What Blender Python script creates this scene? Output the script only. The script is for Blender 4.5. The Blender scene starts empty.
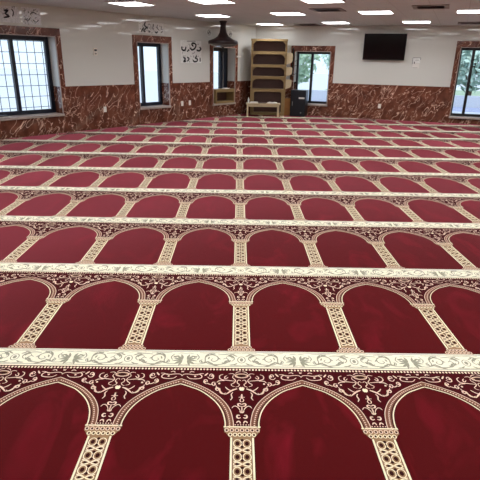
import bpy, bmesh, math, random
import numpy as np
from mathutils import Vector, Matrix

random.seed(7)
rng = np.random.default_rng(7)
scn = bpy.context.scene
COL = scn.collection

# ------------------------------------------------------------------ helpers
def link(o, parent=None):
    COL.objects.link(o)
    if parent is not None:
        o.parent = parent
    return o

def tag(o, label=None, cat=None, group=None, kind=None):
    for k, v in (('label', label), ('category', cat), ('group', group), ('kind', kind)):
        if v:
            o[k] = v
    return o

def empty(name, loc, rz=0.0):
    o = bpy.data.objects.new(name, None)
    o.empty_display_size = .1
    o.location = loc
    o.rotation_euler = (0, 0, rz)
    return link(o)

class MB:
    """collects shapes and links them as ONE mesh object"""
    def __init__(self):
        self.v, self.f, self.m, self.sm = [], [], [], []
    def poly(self, pts, mi=0, smooth=False):
        n = len(self.v)
        self.v += [tuple(p) for p in pts]
        self.f.append(list(range(n, n + len(pts))))
        self.m.append(mi); self.sm.append(smooth)
    def box(self, a, b, mi=0):
        x0, x1 = sorted((a[0], b[0])); y0, y1 = sorted((a[1], b[1])); z0, z1 = sorted((a[2], b[2]))
        n = len(self.v)
        self.v += [(x0, y0, z0), (x1, y0, z0), (x1, y1, z0), (x0, y1, z0), (x0, y0, z1), (x1, y0, z1), (x1, y1, z1), (x0, y1, z1)]
        for q in ((3, 2, 1, 0), (4, 5, 6, 7), (0, 1, 5, 4), (1, 2, 6, 5), (2, 3, 7, 6), (3, 0, 4, 7)):
            self.f.append([n + i for i in q]); self.m.append(mi); self.sm.append(False)
        return self
    def prism(self, pts, y0, y1, mi=0):
        """polygon in x,z extruded along y"""
        k = len(pts); n = len(self.v)
        ar = sum(pts[i][0] * pts[(i + 1) % k][1] - pts[(i + 1) % k][0] * pts[i][1] for i in range(k))
        if ar < 0: pts = pts[::-1]
        self.v += [(p[0], y0, p[1]) for p in pts] + [(p[0], y1, p[1]) for p in pts]
        self.f.append([n + i for i in range(k)]); self.f.append([n + k + i for i in reversed(range(k))])
        self.m += [mi, mi]; self.sm += [False, False]
        for i in range(k):
            j = (i + 1) % k
            self.f.append([n + i, n + k + i, n + k + j, n + j]); self.m.append(mi); self.sm.append(False)
        return self
    def tube(self, pts, r, seg=8, mi=0):
        pts = [Vector(p) for p in pts]; n0 = len(self.v)
        rr = r if isinstance(r, (list, tuple)) else [r] * len(pts)
        for i, p in enumerate(pts):
            d = (pts[min(i + 1, len(pts) - 1)] - pts[max(i - 1, 0)]).normalized()
            a = d.orthogonal().normalized(); b = d.cross(a)
            for k in range(seg):
                t = 2 * math.pi * k / seg
                self.v.append(tuple(p + (a * math.cos(t) + b * math.sin(t)) * rr[i]))
        for i in range(len(pts) - 1):
            for k in range(seg):
                k2 = (k + 1) % seg
                self.f.append([n0 + i * seg + k, n0 + i * seg + k2, n0 + (i + 1) * seg + k2, n0 + (i + 1) * seg + k])
                self.m.append(mi); self.sm.append(True)
        self.f.append([n0 + k for k in reversed(range(seg))]); self.f.append([n0 + (len(pts) - 1) * seg + k for k in range(seg)])
        self.m += [mi, mi]; self.sm += [False, False]
        return self
    def lathe(self, prof, seg=32, mi=0):
        n0 = len(self.v)
        for r, z in prof:
            for k in range(seg):
                t = 2 * math.pi * k / seg
                self.v.append((r * math.cos(t), r * math.sin(t), z))
        for i in range(len(prof) - 1):
            for k in range(seg):
                k2 = (k + 1) % seg
                self.f.append([n0 + i * seg + k, n0 + i * seg + k2, n0 + (i + 1) * seg + k2, n0 + (i + 1) * seg + k])
                self.m.append(mi); self.sm.append(True)
        self.f.append([n0 + k for k in reversed(range(seg))]); self.f.append([n0 + (len(prof) - 1) * seg + k for k in range(seg)])
        self.m += [mi, mi]; self.sm += [False, False]
        return self
    def ribbon(self, pts, w, y, t, mi=0):
        """flat stroke on an x,z wall, standing proud from y to y-t"""
        n = len(pts)
        L, R = [], []
        for i, p in enumerate(pts):
            q0 = pts[max(i - 1, 0)]; q1 = pts[min(i + 1, n - 1)]
            d = Vector((q1[0] - q0[0], q1[1] - q0[1]))
            d = d.normalized() if d.length > 1e-9 else Vector((1, 0))
            ww = w * (.55 if i in (0, n - 1) else 1) / 2
            L.append((p[0] - d.y * ww, p[1] + d.x * ww)); R.append((p[0] + d.y * ww, p[1] - d.x * ww))
        for i in range(n - 1):
            self.prism([L[i], L[i + 1], R[i + 1], R[i]], y - t, y, mi)
        return self
    def build(self, name, mats, parent=None, loc=None, rz=0.0, bevel=0.0, kind=None):
        me = bpy.data.meshes.new(name)
        me.from_pydata(self.v, [], self.f)
        for m in (mats if isinstance(mats, (list, tuple)) else [mats]):
            me.materials.append(m)
        me.polygons.foreach_set('material_index', self.m)
        me.polygons.foreach_set('use_smooth', self.sm)
        me.update()
        o = bpy.data.objects.new(name, me)
        if loc is not None: o.location = loc
        if rz: o.rotation_euler = (0, 0, rz)
        if bevel:
            b = o.modifiers.new('bevel', 'BEVEL'); b.width = bevel; b.segments = 2; b.limit_method = 'ANGLE'
        if kind: o['kind'] = kind
        return link(o, parent)

def srgb(r, g, b):
    f = lambda c: (c / 255) / 12.92 if c / 255 <= .04045 else ((c / 255 + .055) / 1.055) ** 2.4
    return (f(r), f(g), f(b), 1)

# ------------------------------------------------------------------ materials
def mat(name, col, rough=.6, spec=.5, metal=0.0, emit=None, strength=0.0, noise=0.0, nscale=20.0, sheen=0.0, coat=0.0):
    m = bpy.data.materials.new(name); m.use_nodes = True
    nt = m.node_tree; b = nt.nodes['Principled BSDF']
    b.inputs['Base Color'].default_value = col
    b.inputs['Roughness'].default_value = rough
    b.inputs['Metallic'].default_value = metal
    b.inputs['Specular IOR Level'].default_value = spec
    if coat:
        b.inputs['Coat Weight'].default_value = coat; b.inputs['Coat Roughness'].default_value = .06
    if sheen:
        b.inputs['Sheen Weight'].default_value = sheen; b.inputs['Sheen Roughness'].default_value = .4
        b.inputs['Sheen Tint'].default_value = (1, .75, .78, 1)
    if emit:
        b.inputs['Emission Color'].default_value = emit; b.inputs['Emission Strength'].default_value = strength
    if noise:
        geo = nt.nodes.new('ShaderNodeNewGeometry'); n = nt.nodes.new('ShaderNodeTexNoise')
        n.inputs['Scale'].default_value = nscale; n.inputs['Detail'].default_value = 4
        nt.links.new(geo.outputs['Position'], n.inputs['Vector'])
        mx = nt.nodes.new('ShaderNodeMix'); mx.data_type = 'RGBA'; mx.blend_type = 'MULTIPLY'
        mx.inputs[0].default_value = 1
        ra = nt.nodes.new('ShaderNodeMapRange')
        ra.inputs[1].default_value = .3; ra.inputs[2].default_value = .7
        ra.inputs[3].default_value = 1 - noise; ra.inputs[4].default_value = 1 + noise
        nt.links.new(n.outputs['Fac'], ra.inputs[0])
        mx.inputs[6].default_value = col
        nt.links.new(ra.outputs[0], mx.inputs[7])
        nt.links.new(mx.outputs[2], b.inputs['Base Color'])
    return m

def marble_nodes(nt):
    """red-brown marble with branching cream veins; returns the colour socket"""
    N = nt.nodes.new; L = nt.links.new
    geo = N('ShaderNodeNewGeometry')
    dt = N('ShaderNodeVectorMath'); dt.operation = 'DOT_PRODUCT'; dt.inputs[1].default_value = (.6, .15, .786)
    L(geo.outputs['Position'], dt.inputs[0])
    mu = N('ShaderNodeVectorMath'); mu.operation = 'SCALE'; mu.inputs[0].default_value = (.6, .15, .786); L(dt.outputs['Value'], mu.inputs['Scale'])
    m6 = N('ShaderNodeVectorMath'); m6.operation = 'SCALE'; m6.inputs['Scale'].default_value = .66; L(mu.outputs[0], m6.inputs[0])
    mp = N('ShaderNodeVectorMath'); mp.operation = 'SUBTRACT'; L(geo.outputs['Position'], mp.inputs[0]); L(m6.outputs[0], mp.inputs[1])
    def vein(scale, dist, lo, hi, seed):
        n = N('ShaderNodeTexNoise'); n.noise_dimensions = '4D'; n.inputs['W'].default_value = seed
        n.inputs['Scale'].default_value = scale; n.inputs['Detail'].default_value = 3
        n.inputs['Roughness'].default_value = .5; n.inputs['Distortion'].default_value = dist
        L(mp.outputs[0], n.inputs['Vector'])
        s = N('ShaderNodeMath'); s.operation = 'SUBTRACT'; s.inputs[1].default_value = .5; L(n.outputs['Fac'], s.inputs[0])
        a = N('ShaderNodeMath'); a.operation = 'ABSOLUTE'; L(s.outputs[0], a.inputs[0])
        r = N('ShaderNodeMapRange'); r.inputs[1].default_value = lo; r.inputs[2].default_value = hi
        r.inputs[3].default_value = 1; r.inputs[4].default_value = 0; L(a.outputs[0], r.inputs[0])
        return r.outputs[0]
    v1 = vein(3.4, .8, .001, .008, 3.1)
    v2 = vein(6.0, .9, .001, .010, 8.7)
    gate = N('ShaderNodeTexNoise'); gate.inputs['Scale'].default_value = 2.2; gate.inputs['Detail'].default_value = 3
    L(geo.outputs['Position'], gate.inputs['Vector'])
    gr = N('ShaderNodeMapRange'); gr.inputs[1].default_value = .42; gr.inputs[2].default_value = .6; L(gate.outputs['Fac'], gr.inputs[0])
    m2 = N('ShaderNodeMath'); m2.operation = 'MULTIPLY'; L(v2, m2.inputs[0]); L(gr.outputs[0], m2.inputs[1])
    mxv = N('ShaderNodeMath'); mxv.operation = 'MAXIMUM'; L(v1, mxv.inputs[0]); L(m2.outputs[0], mxv.inputs[1])
    sc = N('ShaderNodeMath'); sc.operation = 'MULTIPLY'; sc.inputs[1].default_value = .85; L(mxv.outputs[0], sc.inputs[0])
    bn = N('ShaderNodeTexNoise'); bn.inputs['Scale'].default_value = 5; bn.inputs['Detail'].default_value = 6
    L(geo.outputs['Position'], bn.inputs['Vector'])
    base = N('ShaderNodeMix'); base.data_type = 'RGBA'
    base.inputs[6].default_value = srgb(90, 50, 38); base.inputs[7].default_value = srgb(126, 76, 58)
    br = N('ShaderNodeMapRange'); br.inputs[1].default_value = .35; br.inputs[2].default_value = .7; L(bn.outputs['Fac'], br.inputs[0])
    L(br.outputs[0], base.inputs[0])
    fin = N('ShaderNodeMix'); fin.data_type = 'RGBA'; fin.inputs[7].default_value = srgb(250, 206, 184)
    L(sc.outputs[0], fin.inputs[0]); L(base.outputs[2], fin.inputs[6])
    return fin.outputs[2], geo

def mat_marble():
    m = bpy.data.materials.new('red_marble'); m.use_nodes = True
    nt = m.node_tree; b = nt.nodes['Principled BSDF']
    c, _ = marble_nodes(nt)
    nt.links.new(c, b.inputs['Base Color']); b.inputs['Roughness'].default_value = .16
    return m

def mat_wall():
    """glossy off-white wall above a marble wainscot 0.95 m high"""
    m = bpy.data.materials.new('wall_finish'); m.use_nodes = True
    nt = m.node_tree; b = nt.nodes['Principled BSDF']
    c, geo = marble_nodes(nt)
    sep = nt.nodes.new('ShaderNodeSeparateXYZ'); nt.links.new(geo.outputs['Position'], sep.inputs[0])
    cmp = nt.nodes.new('ShaderNodeMath'); cmp.operation = 'GREATER_THAN'; cmp.inputs[1].default_value = .95
    nt.links.new(sep.outputs['Z'], cmp.inputs[0])
    mx = nt.nodes.new('ShaderNodeMix'); mx.data_type = 'RGBA'
    nt.links.new(cmp.outputs[0], mx.inputs[0]); nt.links.new(c, mx.inputs[6]); mx.inputs[7].default_value = srgb(216, 214, 208)
    nt.links.new(mx.outputs[2], b.inputs['Base Color'])
    b.inputs['Roughness'].default_value = .035; b.inputs['Specular IOR Level'].default_value = .5
    return m

def mat_glass():
    m = bpy.data.materials.new('window_glass'); m.use_nodes = True
    nt = m.node_tree; nt.nodes.remove(nt.nodes['Principled BSDF'])
    t = nt.nodes.new('ShaderNodeBsdfTransparent'); t.inputs[0].default_value = (.93, .97, 1, 1)
    g = nt.nodes.new('ShaderNodeBsdfGlossy'); g.inputs['Roughness'].default_value = .02
    lw = nt.nodes.new('ShaderNodeLayerWeight'); lw.inputs[0].default_value = .5
    pw = nt.nodes.new('ShaderNodeMath'); pw.operation = 'POWER'; pw.inputs[1].default_value = 5; nt.links.new(lw.outputs['Facing'], pw.inputs[0])
    fr = nt.nodes.new('ShaderNodeMath'); fr.operation = 'MULTIPLY_ADD'; fr.inputs[1].default_value = .9; fr.inputs[2].default_value = .04; nt.links.new(pw.outputs[0], fr.inputs[0])
    mx = nt.nodes.new('ShaderNodeMixShader')
    nt.links.new(fr.outputs[0], mx.inputs[0]); nt.links.new(t.outputs[0], mx.inputs[1]); nt.links.new(g.outputs[0], mx.inputs[2])
    nt.links.new(mx.outputs[0], nt.nodes['Material Output'].inputs[0])
    return m

def mat_field():
    """deep red cut pile; the sheen of brushed patches is painted in as a lighter red"""
    m = bpy.data.materials.new('red_pile'); m.use_nodes = True
    nt = m.node_tree; b = nt.nodes['Principled BSDF']; N = nt.nodes.new; L = nt.links.new
    geo = N('ShaderNodeNewGeometry')
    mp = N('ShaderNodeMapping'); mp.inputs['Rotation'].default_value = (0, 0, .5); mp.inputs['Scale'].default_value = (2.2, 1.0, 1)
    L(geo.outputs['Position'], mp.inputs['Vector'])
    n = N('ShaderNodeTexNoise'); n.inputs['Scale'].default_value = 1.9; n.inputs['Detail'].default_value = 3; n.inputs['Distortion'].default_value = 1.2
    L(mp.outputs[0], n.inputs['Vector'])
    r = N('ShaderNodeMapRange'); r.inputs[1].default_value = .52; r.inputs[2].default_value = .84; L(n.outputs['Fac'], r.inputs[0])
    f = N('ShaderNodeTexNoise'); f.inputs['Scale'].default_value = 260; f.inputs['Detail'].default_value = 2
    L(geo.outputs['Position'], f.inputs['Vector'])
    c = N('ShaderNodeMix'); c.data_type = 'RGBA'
    c.inputs[6].default_value = FIELD_A; c.inputs[7].default_value = FIELD_B  # second red paints in the sheen of pile brushed another way
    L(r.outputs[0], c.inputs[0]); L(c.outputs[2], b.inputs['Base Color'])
    bp = N('ShaderNodeBump'); bp.inputs['Strength'].default_value = .25; bp.inputs['Distance'].default_value = .003
    L(f.outputs['Fac'], bp.inputs['Height']); L(bp.outputs[0], b.inputs['Normal'])
    b.inputs['Roughness'].default_value = .8; b.inputs['Specular IOR Level'].default_value = .08
    b.inputs['Sheen Weight'].default_value = SHEEN; b.inputs['Sheen Roughness'].default_value = .35
    b.inputs['Sheen Tint'].default_value = (1, .2, .28, 1)
    return m

def mat_wood(name, c0, c1, rough=.45, scale=6):
    m = bpy.data.materials.new(name); m.use_nodes = True
    nt = m.node_tree; b = nt.nodes['Principled BSDF']; N = nt.nodes.new; L = nt.links.new
    tc = N('ShaderNodeTexCoord'); mp = N('ShaderNodeMapping'); mp.inputs['Scale'].default_value = (1, 6, 6)
    L(tc.outputs['Object'], mp.inputs['Vector'])
    n = N('ShaderNodeTexNoise'); n.inputs['Scale'].default_value = scale; n.inputs['Detail'].default_value = 5; n.inputs['Distortion'].default_value = .6
    L(mp.outputs[0], n.inputs['Vector'])
    c = N('ShaderNodeMix'); c.data_type = 'RGBA'; c.inputs[6].default_value = c0; c.inputs[7].default_value = c1
    L(n.outputs['Fac'], c.inputs[0]); L(c.outputs[2], b.inputs['Base Color']); b.inputs['Roughness'].default_value = rough
    return m

def mat_ceiling():
    m = bpy.data.materials.new('ceiling_tile'); m.use_nodes = True
    nt = m.node_tree; b = nt.nodes['Principled BSDF']; N = nt.nodes.new; L = nt.links.new
    geo = N('ShaderNodeNewGeometry'); mp = N('ShaderNodeMapping'); mp.inputs['Rotation'].default_value = (0, 0, .4)
    L(geo.outputs['Position'], mp.inputs['Vector'])
    br = N('ShaderNodeTexBrick'); br.offset = 0
    br.inputs['Scale'].default_value = 1; br.inputs['Brick Width'].default_value = .61; br.inputs['Row Height'].default_value = .61
    br.inputs['Mortar Size'].default_value = .008
    br.inputs['Color1'].default_value = srgb(206, 206, 210); br.inputs['Color2'].default_value = srgb(203, 203, 207); br.inputs['Mortar'].default_value = srgb(190, 189, 192)
    L(mp.outputs[0], br.inputs['Vector']); L(br.outputs['Color'], b.inputs['Base Color'])
    b.inputs['Roughness'].default_value = .8
    return m

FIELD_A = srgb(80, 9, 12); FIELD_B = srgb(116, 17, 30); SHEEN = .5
GLOW = 11.0; BEAM = 8.5; SPREAD = 130
M = dict(
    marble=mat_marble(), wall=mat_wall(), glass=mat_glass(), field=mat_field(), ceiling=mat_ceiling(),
    maroon=mat('dark_maroon_pile', srgb(64, 4, 11), .8, .06),
    cream=mat('cream_pile', srgb(240, 236, 212), .8, .1, sheen=.4, noise=.04, nscale=60),
    sage=mat('sage_pile', srgb(156, 153, 132), .8, .1),
    rose=mat('rose_cream_pile', srgb(228, 200, 178), .8, .1, sheen=.3),
    gold=mat('gold_tan_pile', srgb(152, 118, 84), .8, .1, sheen=.3), mould=mat('rose_brown_pile', srgb(118, 76, 56), .8, .1, sheen=.3),
    ivory=mat('ivory_pile', srgb(240, 228, 194), .8, .1, sheen=.3),
    hole=mat('umber_pile', srgb(50, 10, 9), .8, .06),
    navy=mat('navy_frame', srgb(16, 26, 42), .35, .5),
    black=mat('black_metal', srgb(14, 15, 18), .35, .5),
    bar=mat('bar_steel', srgb(96, 108, 128), .5, .5),
    stone=mat('sill_stone', srgb(176, 160, 152), .3, .5, noise=.1),
    screen=mat('tv_screen', srgb(9, 6, 9), .12, .5),
    plastic=mat('black_plastic', srgb(12, 11, 13), .4, .5),
    white=mat('white_plastic', srgb(236, 226, 214), .45, .5),
    grey=mat('grey_plastic', srgb(120, 118, 118), .5, .5),
    dgrey=mat('dark_grey', srgb(40, 38, 38), .5, .5),
    paper=mat('paper', srgb(225, 220, 214), .7, .3),
    silver=mat('silver_film', srgb(228, 227, 230), .25, .5, noise=.2, nscale=45),
    frost=mat('frosted_film', srgb(228, 227, 224), .35, .5, noise=.12, nscale=30),
    ink=mat('black_ink', srgb(16, 16, 18), .5, .4),
    greyink=mat('grey_ink', srgb(86, 84, 86), .5, .4),
    pine=mat_wood('pale_wood', srgb(124, 100, 64), srgb(152, 126, 84)),
    honey=mat_wood('honey_wood', srgb(120, 72, 26), srgb(150, 100, 40)),
    walnut=mat_wood('dark_wood', srgb(64, 38, 34), srgb(90, 56, 46)),
    desk=mat_wood('desk_wood', srgb(188, 166, 132), srgb(206, 186, 154)),
    cabinet=mat('blue_black_laminate', srgb(10, 14, 24), .35, .5),
    bronze=mat('dark_bronze', srgb(44, 26, 26), .45, .5),
    bowl=mat('grey_glass_bowl', srgb(110, 108, 104), .25, .5),
    metal=mat('vent_metal', srgb(130, 118, 114), .5, .5),
    slot=mat('vent_shadow_slot', srgb(72, 60, 58), .8, .2),
    lamp=mat('lit_diffuser', (1, 1, 1, 1), .5, .3, emit=(.96, .98, 1, 1), strength=GLOW),
    trimwhite=mat('light_frame', srgb(225, 220, 214), .5, .4),
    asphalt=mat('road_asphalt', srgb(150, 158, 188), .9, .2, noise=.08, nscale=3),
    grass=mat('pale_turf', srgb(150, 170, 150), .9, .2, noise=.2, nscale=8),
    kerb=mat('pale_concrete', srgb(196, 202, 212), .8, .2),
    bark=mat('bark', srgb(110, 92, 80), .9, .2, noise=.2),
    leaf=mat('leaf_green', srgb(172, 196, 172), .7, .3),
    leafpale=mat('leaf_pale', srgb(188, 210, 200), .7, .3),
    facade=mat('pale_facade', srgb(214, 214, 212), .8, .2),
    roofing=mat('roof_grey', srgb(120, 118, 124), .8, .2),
    glassdark=mat('far_glass', srgb(70, 84, 100), .15, .5),
)

# ------------------------------------------------------------------ room plan
EYE = 1.56
HC = 2.47
CX, CY = 0.3523, 15.4038              # the corner where the two long walls meet
AL, AR = 0.864, -0.325                # wall directions
TH = .42                              # wall thickness
SL, SR = 12.6, 9.5
def LW(s, off=0.0, z=0.0):            # a place on the left wall: s from the corner, off outwards
    return Vector((CX - s * math.cos(AL) - off * math.sin(AL), CY - s * math.sin(AL) + off * math.cos(AL), z))
def RW(s, off=0.0, z=0.0):
    return Vector((CX + s * math.cos(AR) - off * math.sin(AR), CY + s * math.sin(AR) + off * math.cos(AR), z))
PL, PR = LW(SL), RW(SR)
YB = -3.0
ROOM = [(PL.x, YB), (PR.x, YB), (PR.x, PR.y), (CX, CY), (PL.x, PL.y)]
def inset(poly, d):
    out = []; n = len(poly)
    for i in range(n):
        p0, p1, p2 = (Vector(poly[(i + k) % n]) for k in (-1, 0, 1))
        e1 = (p1 - p0).normalized(); e2 = (p2 - p1).normalized()
        n1 = Vector((-e1.y, e1.x)); n2 = Vector((-e2.y, e2.x))
        out.append(tuple(p1 + (n1 + n2) * (d / (1 + n1.dot(n2)))))
    return out
def inside(px, py, poly):
    """numpy test against a convex polygon (counter-clockwise)"""
    ok = np.ones(np.shape(px), bool)
    for i in range(len(poly)):
        (x0, y0), (x1, y1) = poly[i], poly[(i + 1) % len(poly)]
        ok &= ((x1 - x0) * (py - y0) - (y1 - y0) * (px - x0)) > 0
    return ok

def slab(name, poly, z0, z1, m, kind='structure'):
    b = MB(); k = len(poly); n = 0
    b.v = [(x, y, z0) for x, y in poly] + [(x, y, z1) for x, y in poly]
    b.f = [list(reversed(range(k))), list(range(k, 2 * k))] + [[i, (i + 1) % k, k + (i + 1) % k, k + i] for i in range(k)]
    b.m = [0] * (k + 2); b.sm = [False] * (k + 2)
    return b.build(name, m, kind=kind)
slab('floor', inset(ROOM, -.35), -.16, -.012, M['stone'])
slab('ceiling', inset(ROOM, -.35), HC, HC + .12, M['ceiling'])

def holed_wall(name, x0, x1, holes, loc, rz):
    """wall in local x,z with openings; local y runs outwards from the room face"""
    b = MB()
    xs = sorted({x0, x1, *[h[0] for h in holes], *[h[1] for h in holes]})
    zs = sorted({0.0, HC, *[h[2] for h in holes], *[h[3] for h in holes]})
    nx, nz = len(xs) - 1, len(zs) - 1
    def solid(i, j):
        if i < 0 or j < 0 or i >= nx or j >= nz: return False
        cx, cz = (xs[i] + xs[i + 1]) / 2, (zs[j] + zs[j + 1]) / 2
        return not any(h[0] < cx < h[1] and h[2] < cz < h[3] for h in holes)
    for i in range(nx):
        for j in range(nz):
            if not solid(i, j): continue
            a, c, z0, z1 = xs[i], xs[i + 1], zs[j], zs[j + 1]
            b.poly([(a, 0, z0), (c, 0, z0), (c, 0, z1), (a, 0, z1)])
            b.poly([(c, TH, z0), (a, TH, z0), (a, TH, z1), (c, TH, z1)])
            if not solid(i - 1, j): b.poly([(a, TH, z0), (a, 0, z0), (a, 0, z1), (a, TH, z1)])
            if not solid(i + 1, j): b.poly([(c, 0, z0), (c, TH, z0), (c, TH, z1), (c, 0, z1)])
            if not solid(i, j - 1): b.poly([(a, 0, z0), (a, TH, z0), (c, TH, z0), (c, 0, z0)])
            if not solid(i, j + 1): b.poly([(a, 0, z1), (c, 0, z1), (c, TH, z1), (a, TH, z1)])
    return b.build(name, M['wall'], loc=loc, rz=rz, kind='structure')

# openings: (near s, far s, sill z, head z)
W1 = (6.44, 8.12, .40, 1.91); W2 = (3.44, 4.39, .40, 1.88); W3 = (.93, 1.83, .36, 1.84)
W4 = (1.22, 2.25, .34, 1.79); W5 = (5.65, 6.62, .18, 1.94)
holed_wall('wall_left', -SL - .0, .32, [(-b_, -a_, z0, z1) for a_, b_, z0, z1 in (W1, W2, W3)], (CX, CY, 0), AL)
holed_wall('wall_right', -.32, SR + .1, [W4, W5], (CX, CY, 0), AR)
def plain(name, a, b_):
    d = Vector(b_) - Vector(a); an = math.atan2(d.y, d.x)
    w = MB().box((-.4, 0, 0), (d.length + .4, .3, HC)); return w.build(name, M['wall'], loc=(a[0], a[1], 0), rz=an, kind='structure')
plain('wall_far_left', (PL.x, YB), (PL.x, PL.y))
plain('wall_far_right', (PR.x, PR.y), (PR.x, YB))
plain('wall_back', (PR.x, YB), (PL.x, YB))

# ------------------------------------------------------------------ windows
def window(name, side, W, mull, bars=False, blind=False, fm='navy', depth=.27, twin=None):
    s0, s1, z0, z1 = W
    sg = -1 if side == 'L' else 1
    root = empty(name, (CX, CY, 0), AL if side == 'L' else AR)
    root['kind'] = 'structure'
    X = lambda s: sg * s
    t = MB(); q = .12; e = .018
    for a, c, u, v in ((s0 - q, s0, z0 - .02, z1 + .16), (s1, s1 + q, z0 - .02, z1 + .16), (s0, s1, z1, z1 + .16)):
        t.box((X(a), -e, u), (X(c), .0, v))
    t.build('marble_surround', M['marble'], root)
    ed = MB()
    for a, c, u, v in ((s0 - .012, s0 + .004, z0, z1), (s1 - .004, s1 + .012, z0, z1), (s0, s1, z1 - .004, z1 + .012)):
        ed.box((X(a), -e - .006, u), (X(c), -.002, v))
    ed.build('edge_strip', M['stone'], root)
    MB().box((X(s0 - .02), -.05, z0 - .045), (X(s1 + .02), depth + .06, z0 + .004)).build('window_sill', M['stone'], root, bevel=.006)
    f = MB(); fw = .08 if side == 'L' else .06; d0, d1 = depth, depth + .07
    za, zb = z0 + .004, z1
    f.box((X(s0), d0, za), (X(s0 + fw), d1, zb)); f.box((X(s1 - fw), d0, za), (X(s1), d1, zb))
    f.box((X(s0 + fw), d0, za), (X(s1 - fw), d1, za + fw)); f.box((X(s0 + fw), d0, zb - fw), (X(s1 - fw), d1, zb))
    f.build('window_frame', M[fm], root)
    MB().box((X(mull - .035), d0 - .012, za + fw), (X(mull + .035), d1, zb - fw)).build('mullion', M[fm], root)
    for a, c in ((s0 + fw, mull - .035), (mull + .035, s1 - fw)):
        MB().box((X(a), d0 + .03, za + fw), (X(c), d0 + .036, zb - fw)).build('glass_pane', M['glass'], root)
    if bars:
        g = MB(); yb = depth + .13
        n = max(3, round((s1 - s0) / .17))
        for i in range(n):
            x = X(s0 + (i + .5) * (s1 - s0) / n)
            g.tube([(x, yb, z0), (x, yb, z1)], .007, 6)
        for i in range(7):
            z = z0 + (i + .6) * (z1 - z0) / 7
            g.tube([(X(s0), yb, z), (X(s1), yb, z)], .006, 6)
        g.build('security_grille', M['bar'], root)
    if blind:
        MB().box((X(s0 + fw), d0 - .02, z0 + .02), (X(mull + .05), d0 - .008, z1 - .03)).build('dark_panel', M['navy'], root)
        c = MB()
        nb = 46
        for i in range(nb):
            z = z0 + .1 + i * (z1 - z0 - .2) / nb
            c.box((X(mull - .075), d0 - .034, z), (X(mull - .048), d0 - .021, z + .018))
        c.build('bead_chain', M['grey'], root)
        MB().box((X(s0 + fw), d0 - .03, z1 - .09), (X(s1), d0, z1)).build('blind_box', M['dgrey'], root)
    return root
window('window_1', 'L', W1, 7.22, bars=True)
window('window_2', 'L', W2, 4.03)
window('window_3', 'L', W3, 1.22, blind=True, fm='black')
window('window_4', 'R', W4, 1.68, fm='black')
window('window_5', 'R', W5, 6.0, fm='black')
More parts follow.
